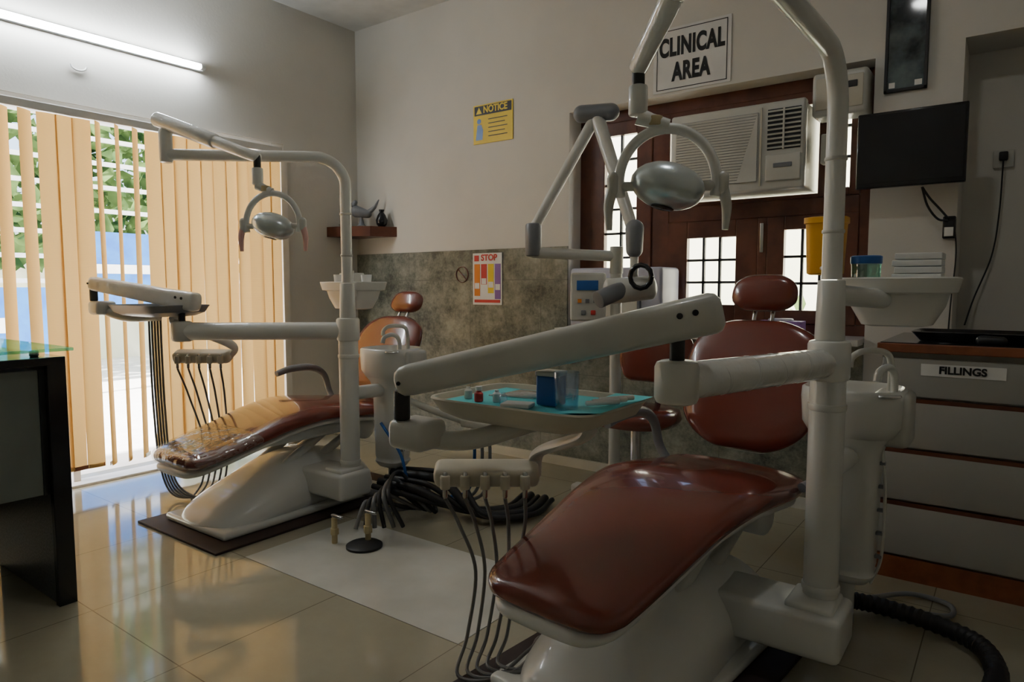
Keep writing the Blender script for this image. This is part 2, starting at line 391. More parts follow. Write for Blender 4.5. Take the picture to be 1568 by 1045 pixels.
g=grp('no_smoking_sticker',(-3.17,YB-.016,1.24))
M['fred']=mat('faded_red',(.34,.15,.14),.6)
sweep('ring',R_,.008,'fred',g,seg=6,smooth=False,flat=.3)
sweep('slash',[R_[9],R_[21]],.008,'fred',g,seg=6,smooth=False,flat=.3)
boxes('cigarette',[((-3.20,YB-.018,1.235),(-3.14,YB-.016,1.245))],'grey',g)

x0,x1,z0,z1=-.555,-.38,2.06,2.66
g=grp('framed_picture',((x0+x1)/2,YB,2.3))
boxes('frame',[((x0,YB-.02,z0),(x0+.014,YB,z1)),((x1-.014,YB-.02,z0),(x1,YB,z1)),((x0,YB-.02,z0),(x1,YB,z0+.014)),((x0,YB-.02,z1-.014),(x1,YB,z1))],'black',g,.002)
M['dk']=mat('dark_artwork',(.14,.18,.19),.06,col2=(.015,.02,.023),scale=9)
boxes('artwork',[((x0+.01,YB-.012,z0+.01),(x1-.01,YB-.004,z1-.01))],'dk',g)
boxes('caption',[((x0+.02,YB-.0135,z0+.02),(x0+.045,YB-.012,z0+.045)),((x1-.05,YB-.0135,z0+.02),(x1-.02,YB-.012,z0+.045))],'signwhite',g)

# monitor
g=grp('wall_monitor',(-.42,3.6,1.8))
box('bezel',(-.42,3.57,1.775),(.43,.035,.34),'blackgloss',g,.006)
box('screen',(-.42,3.5515,1.78),(.405,.004,.305),'screen',g)
box('back_housing',(-.42,3.61,1.77),(.26,.06,.2),'black',g,.02)
box('wall_bracket',(-.42,3.67,1.77),(.1,.085,.1),'black',g,.004)
sweep('cable',[(-.37,3.6,1.60),(-.34,3.62,1.55),(-.30,3.64,1.50),(-.27,3.66,1.46)],.005,'black',g)
sweep('cable_2',[(-.37,3.6,1.60),(-.35,3.64,1.52),(-.31,3.66,1.46),(-.27,3.66,1.45)],.005,'black',g)
g=grp('power_adapter',(-.26,3.68,1.42))
box('body',(-.265,3.685,1.42),(.05,.045,.10),'blackgloss',g,.006)
box('label',(-.265,3.66,1.40),(.035,.004,.04),'signwhite',g,.001)
sweep('cord',[(-.25,3.69,1.47),(-.235,3.69,1.3),(-.245,3.69,1.1),(-.25,3.69,.95)],.003,'black',g)
g=grp('wall_socket',(-.04,4.0,1.78))
box('plate',(-.085,3.99,1.75),(.08,.02,.08),'whiteold',g,.004)
box('plug',(-.085,3.965,1.76),(.035,.035,.04),'black',g,.006)
sweep('cord',[(-.085,3.96,1.74),(-.09,3.97,1.5),(-.11,3.97,1.3),(-.17,3.95,1.1),(-.2,3.9,.97)],.0035,'black',g)

# ------------------------------------------------------------------ corner shelf
g=grp('corner_shelf',(-4.15,3.6,1.58))
pl=[(-4.28,3.71),(-4.28,3.40),(-4.12,3.43),(-3.94,3.53),(-3.84,3.71)]
vs=[(x,y,z) for z in (1.535,1.61) for x,y in pl]; n=len(pl)
mk('plank',vs,[tuple(range(n)),tuple(range(n,2*n))]+[(i,(i+1)%n,(i+1)%n+n,i+n) for i in range(n)],'wood',g,smooth=False)
g=grp('bird_figurine',(-4.02,3.58,1.61))
lathe('base',(-4.08,3.57,1.61),[(.03,0),(.035,.01),(.02,.03),(.012,.07),(.02,.09)],'grey',g)
capsule('body',(-4.11,3.55,1.73),(-4.04,3.60,1.71),.045,.03,'grey',g)
capsule('head',(-4.13,3.54,1.78),(-4.12,3.545,1.80),.022,.018,'grey',g)
sweep('beak',[(-4.14,3.535,1.79),(-4.16,3.52,1.785),(-4.175,3.51,1.775)],[.008,.006,.002],'grey',g)
sweep('tail',[(-4.04,3.60,1.72),(-4.0,3.63,1.76),(-3.97,3.65,1.82)],[.02,.015,.004],'grey',g)
g=grp('small_vase',(-3.93,3.64,1.61))
lathe('body',(-3.93,3.64,1.61),[(.025,0),(.04,.02),(.045,.05),(.03,.09),(.015,.11),(.022,.13),(.02,.13)],'blackgloss',g)
g=grp('trinket_dish',(-4.17,3.52,1.61))
lathe('dish',(-4.18,3.50,1.61),[(.03,0),(.05,.012),(.055,.02),(.05,.02)],'whiteold',g)

# ------------------------------------------------------------------ tube light
g=grp('tube_light',(XL+.04,1.8,2.52))
zt=2.545
boxes('batten',[((XL,1.10,zt-.02),(XL+.03,2.43,zt+.025))],'alum',g,.003)
cyl('tube',(XL+.05,1.13,zt),(XL+.05,2.40,zt),.016,'tube',g)
cyl('cap_a',(XL+.05,2.40,zt),(XL+.05,2.43,zt),.018,'alum',g)
cyl('cap_b',(XL+.05,1.10,zt),(XL+.05,1.13,zt),.018,'alum',g)
g=grp('ceiling_light',(-.55,1.7,ZC))
lathe('rim',(-.60,1.75,ZC-.03),[(.09,.03),(.10,.025),(.10,0),(.085,0)],'alum',g)
M['led']=mat('led_panel',(1,1,1),.5,emis=(.97,.98,.96),estr=72)
lathe('diffuser',(-.60,1.75,ZC-.032),[(.085,.004),(.083,0),(.001,-.002)],'led',g)
# ------------------------------------------------------------------ sliding door frame + blinds
g=grp('door_1',(XL-.15,1.6,0))
xx=XL-.10
boxes('frame',[((xx-.05,2.94,0),(xx+.09,3.03,2.17)),((xx-.05,.25,0),(xx+.09,.31,2.17)),((xx-.05,.31,2.11),(xx+.09,2.94,2.17)),((xx-.04,1.62,0),(xx,1.66,2.11)),((xx-.05,.31,0),(xx+.09,2.94,.015))],'alum',g,.003)
boxes('trim_door',[((XL,2.985,0),(XL+.03,3.035,2.10))],'alum')
g=grp('vertical_blinds',(XL+.06,1.6,2.1))
boxes('head_rail',[((XL+.02,.5,2.085),(XL+.075,2.97,2.13))],'alum',g,.004)
k=0; y=.6; rb=random.Random(11)
while y<2.92:
    if y<1.50: rz=math.radians(-38+rb.uniform(-5,5))
    elif y<1.76: rz=math.radians(rb.uniform(-10,14))
    elif y<2.04: rz=math.radians(-46+rb.uniform(-8,8))
    else: rz=math.radians(rb.choice((-6,4,10,16))+rb.uniform(-4,4))
    zb=.12+rb.uniform(-.005,.005)
    cxs=XL+.06; vs=[];fc=[]
    nn=6
    for iz,z in enumerate((zb,1.1,2.08)):
        for j in range(nn+1):
            s_=(j/nn*2-1)*.047; bow=.007*(1-(j/nn*2-1)**2)
            sw=.01*math.sin(k*1.7)*(2.1-z)/2
            vs.append((cxs+bow*math.cos(rz)+s_*math.sin(rz)+sw*.5, y+s_*math.cos(rz)-bow*math.sin(rz)+sw, z))
    for iz in range(2):
        for j in range(nn): q=iz*(nn+1)+j; fc.append((q,q+1,q+nn+2,q+nn+1))
    mk('slat_%d'%k,vs,fc,'blind',g)
    box('weight_%d'%k,(cxs,y,zb+.012),(.004,.08,.022),'woodtop' if abs(rz)<.5 else 'alum',g,0,(0,0,-rz))
    y+=.084 if y>1.5 and y<1.76 or y>2.04 else .102; k+=1

# ------------------------------------------------------------------ outdoors
boxes('ground_outdoor',[((-30,-15,-.12),(XL-.3,30,-.02)),((XL-.3,4.15,-.12),(15,30,-.02))],'conc')
boxes('garden_wall',[((-10,7.2,-.02),(6,7.4,3.2))],'outwall')
boxes('boundary_wall',[((-12.2,-4,-.02),(-12,14,1.5))],'outwall')
def foliage(name,n,bx,mat_='leaf',sz=.12):
    vs=[];fc=[]
    for i in range(n):
        c=V([random.uniform(a_,b_) for a_,b_ in bx])
        d=V((random.gauss(0,1),random.gauss(0,1),random.gauss(0,1))).normalized(); e=d.orthogonal().normalized()
        s_=random.uniform(.5,1.3)*sz; q=len(vs)
        vs+= [c+d*s_,c+e*s_*.45,c-d*s_,c-e*s_*.45]; fc.append((q,q+1,q+2,q+3))
    return mk(name,vs,fc,mat_,None,smooth=False)
foliage('tree_foliage',3000,((-11.8,-9.2),(.5,8),(1.5,4.6)),sz=.2)
foliage('garden_plant',160,((-4.4,-1.5),(6.5,7.0),(.0,1.0)),sz=.12)
g=grp('blue_banner',(-8,2.6,.9))
boxes('cloth',[((-8.02,1.9,.45),(-8,2.95,1.15)),((-8.02,3.0,.9),(-8,4.1,1.75)),((-8.02,1.0,.45),(-8,1.75,.95))],'tarp',g)
boxes('poles',[((-8.05,1.88,-.02),(-8.01,1.92,1.3)),((-8.05,2.95,-.02),(-8.01,2.99,2.0)),((-8.05,4.1,-.02),(-8.01,4.14,2.0)),((-8.05,.96,-.02),(-8.01,1.0,1.2))],'alum',g)
boxes('print',[((-7.995,1.95,.7),(-7.99,2.5,.85)),((-7.995,3.2,1.3),(-7.99,3.9,1.4))],'signwhite',g)
g=grp('metal_gate',(-10,3,1))
for i in range(7): boxes('rail_%d'%i,[((-8.92,.6,1.2+i*.28),(-8.88,7,1.25+i*.28))],'alum',g)
boxes('post',[((-8.94,.6,-.02),(-8.86,.68,3)),((-8.94,6.9,-.02),(-8.86,6.98,3))],'alum',g)

# ------------------------------------------------------------------ dental chair
def dental_chair(org, ang, recline, film=False):
    o=V((org[0],org[1],0)); a=V((math.sin(ang),math.cos(ang),0)); s=V((math.cos(ang),-math.sin(ang),0)); Z=V((0,0,1))
    def P(u,v,z): return o+s*u+a*v+Z*z
    g=grp('dental_chair',o)
    pr=[(0,.355),(.13,.385),(.34,.44),(.52,.485),(.70,.505),(.90,.49),(1.05,.475),(1.16,.48)]
    cushion('seat_cushion',[P(0,v,z) for v,z in pr],[.205,.225,.245,.262,.28,.285,.275,.25],[.036,.040,.045,.052,.055,.05,.045,.04],s,'leather',g,rc0=.085,rc1=.06,n=2.8)
    cushion('seat_pan',[P(0,v,z-.045) for v,z in pr],[.175,.20,.22,.235,.25,.255,.25,.22],[.022]*8,s,'white',g,rc0=.08,rc1=.06,n=3)
    if film:
        cushion('foot_film_cover',[P(0,v-.006,z) for v,z in pr[:3]],[.212,.232,.252],[.046,.048,.052],s,'film',g,rc0=.085,rc1=.02,n=2.8)
    b0=(1.17,.55)
    bl=.50; dx,dz=math.sin(recline),math.cos(recline)
    bp=[(b0[0]+dx*t*bl,b0[1]+dz*t*bl) for t in (0,.2,.45,.7,.88,1.0)]
    cushion('backrest_cushion',[P(0,v,z) for v,z in bp],[.15,.235,.268,.262,.225,.16],[.035,.05,.052,.048,.04,.032],s,'leather',g,rc0=.07,rc1=.09,n=2.6)
    cushion('backrest_shell',[P(0,v+.045*dz,z-.045*dx) for v,z in bp],[.12,.2,.235,.23,.19,.12],[.02]*6,s,'white',g,rc0=.07,rc1=.09,n=2.8)
    tv,tz=bp[-1]
    hv,hz=tv+dx*.085,tz+dz*.085
    for uu in (-.035,.035):
        cyl('headrest_stem',P(uu,tv-dx*.05+.03,tz-dz*.05),P(uu,hv+.03,hz),.008,'steel',g)
    r2=recline-math.radians(6)
    hp=[(hv+math.sin(r2)*t*.145-.005,hz-.045+math.cos(r2)*t*.145) for t in (0,.3,.7,1.)]
    cushion('headrest_cushion',[P(0,v,z) for v,z in hp],[.10,.125,.12,.09],[.034,.04,.038,.03],s,'leather',g,rc0=.045,rc1=.05,n=2.5,mid=14)
    u=-.335
    sweep('armrest',[P(u,.80,.655),P(u,.90,.675),P(u,1.04,.67),P(u,1.13,.62),P(u+.01,1.16,.52),P(u+.05,1.16,.46)],[.017,.021,.021,.019,.018,.018],'grey',g,seg=16)
    box('armrest_link',P(u+.10,1.15,.455),(.16,.05,.035),'white',g,.012,(0,0,-ang))
    sweep('back_bracket',[P(.29,1.0,.50),P(.315,1.10,.52),P(.31,1.22,.60),P(.27,1.24,.70)],.016,'grey',g)
    box('seat_frame',P(0,.72,.40),(.34,.62,.06),'white',g,.02,(0,0,-ang))
    capsule('tilt_pivot',P(-.15,1.02,.37),P(.16,1.02,.37),.065,.065,'white',g,q=.4)
    for uu in (-.10,.10):
        for (v0,z0,v1,z1) in ((.45,.20,.80,.39),(.62,.19,.98,.36)):
            A=P(uu,v0,z0);B=P(uu,v1,z1); cyl('lift_link',A,B,.024,'whiteold',g)
    R=[]
    for v,w_,h in ((.10,.10,.03),(.115,.15,.06),(.16,.20,.10),(.25,.235,.15),(.38,.245,.205),(.50,.245,.26),(.62,.235,.29),(.76,.225,.285),(.90,.215,.25),(1.02,.20,.20),(1.08,.17,.12)):
        R.append((v,w_,h))
    verts=[];faces=[];seg=30
    for v,w_,h in R:
        for j in range(seg+1):
            t=math.pi*j/seg
            cc,ss=math.cos(t),math.sin(t)
            uu=w_*sgp(cc,.55); zz=.012+h*(abs(ss)**.6)
            uu*= (1-.28*(abs(ss)**2)*min(1,h/.2))
            verts.append(P(uu,v,zz))
    k=seg+1
    for i in range(len(R)-1):
        for j in range(seg): faces.append((i*k+j,i*k+j+1,(i+1)*k+j+1,(i+1)*k+j))
        faces.append((i*k,(i+1)*k,(i+1)*k+seg,i*k+seg))
    faces.append(tuple(range(k))); faces.append(tuple(range((len(R)-1)*k,len(R)*k)))
    ob=mk('base_skirt',verts,faces,'white',g,ang=60)
    sm=ob.modifiers.new('s','SUBSURF'); sm.levels=1; sm.render_levels=2
    box('base_plinth',P(0,.60,.03),(.52,1.0,.036),'white',g,.015,(0,0,-ang))
    m_=box('floor_mat',P(0,.65,.006),(.70,1.28,.012),'mat',g,.003,(0,0,-ang))
    return P

PA=dental_chair((-.92,1.34),math.radians(5.5),math.radians(19))
PB=dental_chair((-3.06,1.52),math.radians(0),math.radians(33),True)

# ------------------------------------------------------------------ delivery unit
def dental_unit(pole, armend, sp0, sp1, tray, rack, cusp, shelf, wrapmat, linkoff):
    px,py=pole
    g=grp('dental_delivery_unit',(px,py,0))
    box('pedestal_box',(px-.10,py-.03,.175),(.36,.20,.13),'white',g,.02)
    box('pedestal_cap',(px-.01,py-.03,.245),(.13,.15,.025),'white',g,.01)
    cyl('pole_lower',(px,py,.25),(px,py,.99),.048,'white',g)
    for z in (.27,.80): cyl('collar',(px,py,z),(px,py,z+.02),.052,'white',g)
    cyl('pole_hub',(px,py,.885),(px,py,1.0),.057,'white',g,rnd=.012)
    cyl('pole_step',(px,py,1.0),(px,py,1.17),.040,'white',g,r2=.036)
    e=V((*armend,.935))
    capsule('lower_arm',(px,py,.935),e,.043,.044,wrapmat,g,q=.5)
    if wrapmat=='wrap':
        ad=(e-V((px,py,.935))).normalized()
        for i,t in enumerate((.25,.42,.6,.78)):
            c=V((px,py,.935)).lerp(e,t); tl=(ad+V((0,0,.25*(-1)**i))).normalized()
            cyl('wrap_fold',c-tl*.004,c+tl*.004,.0450,'wrap',g,rnd=.001)
    cyl('elbow_hub',(e.x,e.y,.885),(e.x,e.y,.985),.050,'whiteold',g,rnd=.015)
    s0=V(sp0); s1=V(sp1)
    cyl('elbow_post',(e.x,e.y,.98),(s0.x,s0.y,s0.z),.017,'black',g)
    d=(s1-s0).normalized()
    n=(V((0,0,1))-d*d.z).normalized(); sd=d.cross(n).normalized()
    A=s0-d*.10; B=s1+d*.015
    R=[]
    for t,kk in ((0,.3),(.004,.7),(.015,.92),(.03,1),(.25,1),(.5,1),(.75,1),(.95,1),(.975,.94),(.992,.7),(1,.3)):
        hh=(.047*(1-t)+.036*t)*kk; ww=(.040*(1-t)+.034*t)*kk
        R.append((A.lerp(B,t),sd,n,ww,hh))
    rings('spring_arm',R,'whiteold' if wrapmat=='wrap' else 'wrap',g,n=3.4)
    for q in (0,.035):
        c=s0-d*(-.0+q)+n*.012; cyl('pivot_screw',c+sd*.036,c+sd*.0425,.007,'black',g); cyl('pivot_screw',c-sd*.036,c-sd*.0425,.007,'black',g)
    c=s1-d*.0; cyl('pivot_screw',c+sd*.030,c+sd*.0365,.005,'black',g); cyl('pivot_screw',c-sd*.030,c-sd*.0365,.005,'black',g)
    cyl('end_post',(s1.x,s1.y,s1.z-.02),(s1.x,s1.y,s1.z-.09),.019,'black',g)
    T=V(tray)
    bz=s1.z-.125
    box('tray_bracket',(s1.x+.02,s1.y+.03,bz),(.11,.10,.07),'whiteold',g,.018)
    sweep('bracket_arm',[(s1.x+.02,s1.y+.03,bz-.01),((s1.x+T.x)/2,(s1.y+T.y)/2,min(bz-.02,T.z-.06)),(T.x,T.y,T.z-.055)],.024,'whiteold',g)
    hw,hd=.235,.165
    X=V((1,0,0));Y=V((0,1,0))
    RR=[(T+V((0,0,-.055)),X,Y,.13,.09),(T+V((0,0,-.05)),X,Y,.17,.12),(T+V((0,0,-.032)),X,Y,.215,.148),(T+V((0,0,-.005)),X,Y,hw-.004,hd-.004),(T+V((0,0,0)),X,Y,hw,hd),(T+V((0,0,.004)),X,Y,hw-.002,hd-.002),(T+V((0,0,.003)),X,Y,hw-.008,hd-.008),(T+V((0,0,-.010)),X,Y,hw-.014,hd-.014)]
    rings('tray',RR,'beige' if wrapmat=='wrap' else 'grey',g,n=7,ang=35)
    K=V(rack); L0=V(linkoff)
    rx=V((.804,.595,0)).normalized()
    sweep('rack_link',[T+L0,T+L0+V((0,0,-.04)),K+rx*.15+V((0,0,.06)),K+rx*.14+V((0,0,-.01))],[.022,.026,.026,.018],'whiteold',g,flat=.6)
    box('rack_bar',K,(.30,.08,.06),'beige',g,.02,(math.radians(18),0,math.atan2(rx.y,rx.x)))
    fwd=V((.595,-.804,0))
    for i in range(5):
        c=K+rx*(-.115+.056*i)+fwd*.045
        cyl('handpiece_holder',c+V((0,0,.005)),c+V((0,0,-.035)),.014,'beige',g)
        cyl('handpiece',c+V((0,0,.015)),c+V((0,0,-.06)),.007,'steel',g)
        b=c+V((0,0,-.06)); rnd=random.Random(i+7)
        bx_,by_=K.x-.02+rx.x*(-.03+.03*i),K.y+.06+rx.y*(-.03+.03*i)
        lp=.05+.022*i
        sweep('hose',[b,b.lerp(V((bx_,by_,.3)),.35)+V((0,0,-.0)),V((bx_-.02+rnd.uniform(-.015,.015),by_-.01,.30)),V((bx_-.05,by_-.02,.10)),V((bx_-.02,by_-.10,.02+.008*i)),V((bx_+.07+lp*.3,by_-.06,.03+.01*i)),V((bx_+.12+lp*.4,by_+.04,.09+.01*i)),V((bx_+.16,by_+.16,.10)),V((px-.30,py-.06,.16))],.0055,'hose',g,seg=8)
    S=V(shelf)
    RR=[(S+V((0,0,-.15)),X,Y,.07,.05),(S+V((0,0,-.145)),X,Y,.095,.07),(S+V((0,0,-.09)),X,Y,.125,.09),(S+V((0,0,-.05)),X,Y,.135,.10),(S+V((0,0,-.045)),X,Y,.155,.12),(S+V((0,0,-.004)),X,Y,.165,.13),(S,X,Y,.163,.128),(S+V((0,0,-.002)),X,Y,.155,.12),(S+V((0,0,-.012)),X,Y,.15,.115)]
    rings('side_shelf',RR,'white',g,n=5,ang=40)
    sweep('shelf_bracket',[(px,py,S.z-.05),((px+S.x)/2,(py+S.y)/2,S.z-.06),(S.x,S.y,S.z-.07)],.03,'white',g)
    # cuspidor
    c=V((cusp[0],cusp[1],0)); h=grp('cuspidor_unit',c)
    def rr(z,a_,b_,ox=0,oy=0): return (c+V((ox,oy,z)),X,Y,a_,b_)
    rings('column',[rr(.20,.04,.04),rr(.205,.065,.06),(rr(.225,.08,.075)),rr(.235,.085,.08),rr(.245,.078,.073),rr(.26,.082,.077),rr(.62,.088,.085),rr(.66,.10,.10),rr(.69,.12,.12),rr(.70,.10,.10)],'white',h,n=3.2)
    rings('bowl_housing',[rr(.68,.10,.09),rr(.685,.125,.12),rr(.72,.145,.14),rr(.80,.15,.145),rr(.83,.148,.143),rr(.835,.14,.135),rr(.825,.128,.12),rr(.78,.10,.09),rr(.755,.05,.05),rr(.75,.012,.012)],'white',h,n=2.8)
    box('control_box',c+V((.11,.03,.74)),(.11,.15,.17),'whiteold',h,.02)
    sweep('rinse_tap',[c+V((.10,.02,.80)),c+V((.10,.02,.90)),c+V((.085,.01,.945)),c+V((.03,-.03,.95)),c+V((-.0,-.05,.93)),c+V((-.005,-.055,.90))],.010,'whiteold',h)
    sweep('cup_filler_tap',[c+V((.12,-.06,.80)),c+V((.12,-.06,.88)),c+V((.11,-.09,.91)),c+V((.09,-.13,.90)),c+V((.085,-.14,.87))],.011,'white',h)
    lathe('cup_rest',c+V((.11,-.10,.82)),[(.03,0),(.038,.004),(.036,.008),(.02,.009)],'steel',h)
    sweep('support_arm',[(px,py,.62),c+V((0,-.08,.62))],.035,'white',h,smooth=False)
    cyl('drain_pipe',c+V((0,0,.22)),c+V((0,0,.08)),.025,'whiteold',h)
    sweep('drain_hose',[c+V((0,0,.10)),c+V((.0,.02,.04)),c+V((-.06,.0,.03)),V((px-.1,py,.12))],.02,'grey',h)
    sweep('suction_hose',[c+V((.09,-.02,.66)),c+V((.105,-.03,.5)),c+V((.10,-.02,.3)),c+V((.07,.0,.2))],.005,'whiteold',h)
    for i in range(5): box('tube_clip',c+V((.092,-.02,.30+i*.075)),(.02,.02,.01),'grey',h,.002)
    return h,g

HA,UA=dental_unit((-.425,2.09),(-.615,1.46),(-.615,1.46,1.075),(-1.15,1.12,.93),(-.93,1.36,.88),(-1.20,1.50,.62),(-.41,2.40),(-.30,2.42,1.18),'wrap',(.10,.06,-.05))
HB,UB=dental_unit((-2.66,2.23),(-3.28,1.72),(-3.30,1.73,1.09),(-3.80,1.54,1.17),(-3.48,1.71,1.06),(-3.42,1.90,.79),(-2.64,2.50),(-2.93,2.50,1.18),'white',(.08,.05,-.05))
for i in range(5):
    x=-3.66+.03*i
    sweep('long_hose',[(x+.05,1.72,1.01),(x+.03,1.73,.8),(x,1.75,.5),(x-.02,1.78,.2),(x+.03,1.82,.03+.01*i),(x+.2,1.9,.03),(x+.33,2.0,.03)],.006,'hose',UB,seg=8)

# ------------------------------------------------------------------ operating lamps
def lamp(pole, elbow, tip, down, pinkh=False):
    px,py=pole; g=grp('dental_operating_lamp',(px,py,1.17))
    ex,ey=elbow; P0=V((px,py,1.17)); E=V((ex,ey,1.78))
    d=(V((ex,ey,0))-V((px,py,0))).normalized()
    pts=[V((px,py,1.172)),V((px,py,1.35)),V((px,py,1.55)),V((px,py,1.64))]
    r=.15
    for i in range(1,7):
        t=math.pi/2*i/6; pts.append(V((px,py,1.64))+d*r*(1-math.cos(t))+V((0,0,r*math.sin(t)*.93)))
    pts+= [pts[-1].lerp(E,.33),pts[-1].lerp(E,.66),E]
    sweep('swing_pole',pts,.027,'white',g,seg=24,k=4)
    for z in (1.30,1.50): cyl('pole_ring',(px,py,z),(px,py,z+.012),.030,'whiteold',g)
    cyl('elbow_joint',E-V((0,0,.04)),E+V((0,0,.12)),.030,'white',g,rnd=.012)
    T=V(tip); top=E+V((0,0,.15))
    dd=(T-top).normalized()
    capsule('balance_arm',top-dd*.05,top.lerp(T,.55),.036,.034,'wrap',g,q=.6)
    capsule('balance_arm_front',top.lerp(T,.5),T,.027,.024,'wrap',g,q=.6)
    cyl('tip_knuckle',T+V((0,0,.012)),T-V((0,0,.05)),.016,'black',g)
    s1=T-V((0,0,.045)); lat=V((.85,.53,0)).normalized()
    dn=V(down)
    s2=s1-V((0,0,.075)); s3=dn+V((0,0,.15))
    cyl('stem_upper',s1,s2,.024,'white',g,rnd=.006)
    sweep('stem',[s2,s2.lerp(s3,.5)+lat*-.004,s3],[.022,.018,.016],'wrap',g)
    cyl('stem_band',s2.lerp(s3,.55)+V((0,0,.012)),s2.lerp(s3,.55)-V((0,0,.012)),.021,'tape',g)
    cp=[]
    for i in range(15):
        t=math.radians(195-210*i/14)
        cp.append(dn+lat*math.cos(t)*.122+V((0,0,math.sin(t)*.135+.008)))
    sweep('yoke',cp,.0135,'white',g,seg=16,k=3)
    ax=(V((0,0,1))*.80 + V((.35,.5,0))*.35).normalized()
    nrm=ax
    R=[]
    u_=lat-nrm*lat.dot(nrm); u_.normalize(); v_=nrm.cross(u_)
    for i in range(11):
        t=-math.pi*.42+ (math.pi*.92)*i/10
        R.append((dn+nrm*math.sin(t)*.058,u_,v_,max(.094*math.cos(t),.002),max(.08*math.cos(t),.002)))
    rings('head_shell',R,'silver',g,n=2.0,ang=80)
    rings('reflector_glass',[(dn-nrm*.056,u_,v_,.03,.025),(dn-nrm*.058,u_,v_,.028,.022)],'blackgloss',g,n=2)
    capsule('pivot_axle',dn-lat*.115,dn+lat*.115,.012,.012,'whiteold',g)
    for sg in (-1,1):
        c=dn+lat*.135*sg
        capsule('handle_knob',c-V((0,0,-.02)),c-V((0,0,.01)),.017,.016,'whiteold',g)
        sweep('handle',[c,c-V((0,0,.05))+lat*.012*sg,c-V((0,0,.11))+lat*.010*sg],[.015,.013,.008],'pink' if pinkh else 'whiteold',g)
    return g
lamp((-.425,2.09),(-.44,1.29),(-.79,1.60,1.70),(-.725,1.64,1.405))
lamp((-2.66,2.23),(-3.29,1.68),(-2.72,1.79,1.72),(-2.66,1.82,1.42),True)

# ------------------------------------------------------------------ tray contents (A)
tz=.871
g=grp('tray_paper',(-.93,1.36,tz))
boxes('sheet',[((-1.13,1.23,tz),(-.715,1.50,tz+.002))],'cyan',g)
mk('folded_corner',[(-.78,1.20,tz+.014),(-.69,1.24,tz+.016),(-.69,1.50,tz+.018),(-.80,1.52,tz+.014),(-.80,1.3,tz+.003)],[(0,1,2,3,4)],'cyan',g,smooth=False)
g=grp('plastic_cup',(-.80,1.30,tz))
M['cup']=glass('clear_plastic',(.85,.92,1),.8,.1)
lathe('wall',(-.815,1.31,tz+.003),[(.026,0),(.030,.085),(.028,.085),(.024,.004)],'cup',g,seg=24)
g=grp('cotton_dispenser',(-.86,1.33,tz))
box('body',(-.870,1.33,tz+.039),(.055,.05,.07),'blue',g,.006)
box('lid',(-.870,1.33,tz+.079),(.058,.053,.012),'whiteold',g,.003)
g=grp('medicine_bottle',(-1.02,1.26,tz))
lathe('body',(-1.04,1.27,tz+.003),[(.010,0),(.011,.003),(.011,.020),(.006,.024),(.006,.028)],'red',g,seg=20)
lathe('cap',(-1.04,1.27,tz+.030),[(.008,0),(.008,.010),(.001,.011)],'signwhite',g,seg=20)
for i,(x,y) in enumerate(((-1.09,1.29),(-1.0,1.29),(-.965,1.27))):
    g=grp('glass_vial',(x,y,tz)); lathe('body',(x,y,tz+.003),[(.009,0),(.010,.002),(.010,.020),(.005,.025),(.005,.029)],('whiteold','signwhite','cup')[i],g,seg=20)
g=grp('steel_instrument_tray',(-.97,1.42,tz))
boxes('plate',[((-1.05,1.38,tz+.003),(-.88,1.46,tz+.009))],'steel',g,.002)
g=grp('gauze_pad',(-.93,1.27,tz))
box('pad',(-.92,1.265,tz+.008),(.07,.05,.01),'signwhite',g,.003,(0,0,.3))
g=grp('dental_instruments',(-.97,1.42,tz))
for i in range(5):
    sweep('probe_%d'%i,[(-1.04+.01*i,1.31+.02*i,tz+.013),(-.98,1.32+.018*i,tz+.014),(-.92+.012*i,1.33+.02*i,tz+.013)],[.002,.003,.0015],'steel',g,seg=8)
for i in range(3):
    cyl('syringe_%d'%i,(-.76,1.30+.03*i,tz+.022),(-.70,1.35+.035*i,tz+.026),.006,'signwhite',g,seg=12)
g=grp('blue_lid_jar',(-.39,2.37,1.17))
lathe('jar',(-.385,2.375,1.170),[(.035,0),(.040,.004),(.042,.05),(.042,.055)],'glassgreen',g)
lathe('lid',(-.385,2.375,1.223),[(.044,0),(.045,.004),(.045,.022),(.04,.025),(.001,.025)],'blue',g)
g=grp('stacked_instrument_boxes',(-.25,2.45,1.17))
for i in range(4): box('box_%d'%i,(-.25+.004*(i%2),2.43,1.181+i*.021),(.13-.006*(i%2),.11,.019),'alum' if i%2 else 'signwhite',g,.003)
g=grp('sharps_container',(-.50,2.40,1.2))
rings('bin',[((-.50,2.36,1.19),(1,0,0),(0,1,0),.045,.04),((-.50,2.36,1.195),(1,0,0),(0,1,0),.052,.046),((-.50,2.36,1.35),(1,0,0),(0,1,0),.058,.052),((-.50,2.36,1.352),(1,0,0),(0,1,0),.063,.057),((-.50,2.36,1.37),(1,0,0),(0,1,0),.063,.057),((-.50,2.36,1.372),(1,0,0),(0,1,0),.05,.045)],'yellow',g,n=4,ang=30)
sweep('hanger',[(-.50,2.31,1.21),(-.46,2.22,1.20),(-.43,2.125,1.20)],.006,'white',g)
g=grp('specimen_cups',(-2.93,2.50,1.17))
for x,y,h in ((-3.00,2.46,.05),(-2.90,2.44,.07),(-2.87,2.54,.05)): lathe('cup',(x,y,1.169),[(.025,0),(.03,h),(.026,h)],'signwhite',g,seg=20)
box('box',(-2.99,2.54,1.20),(.12,.08,.06),'whiteold',g,.006)

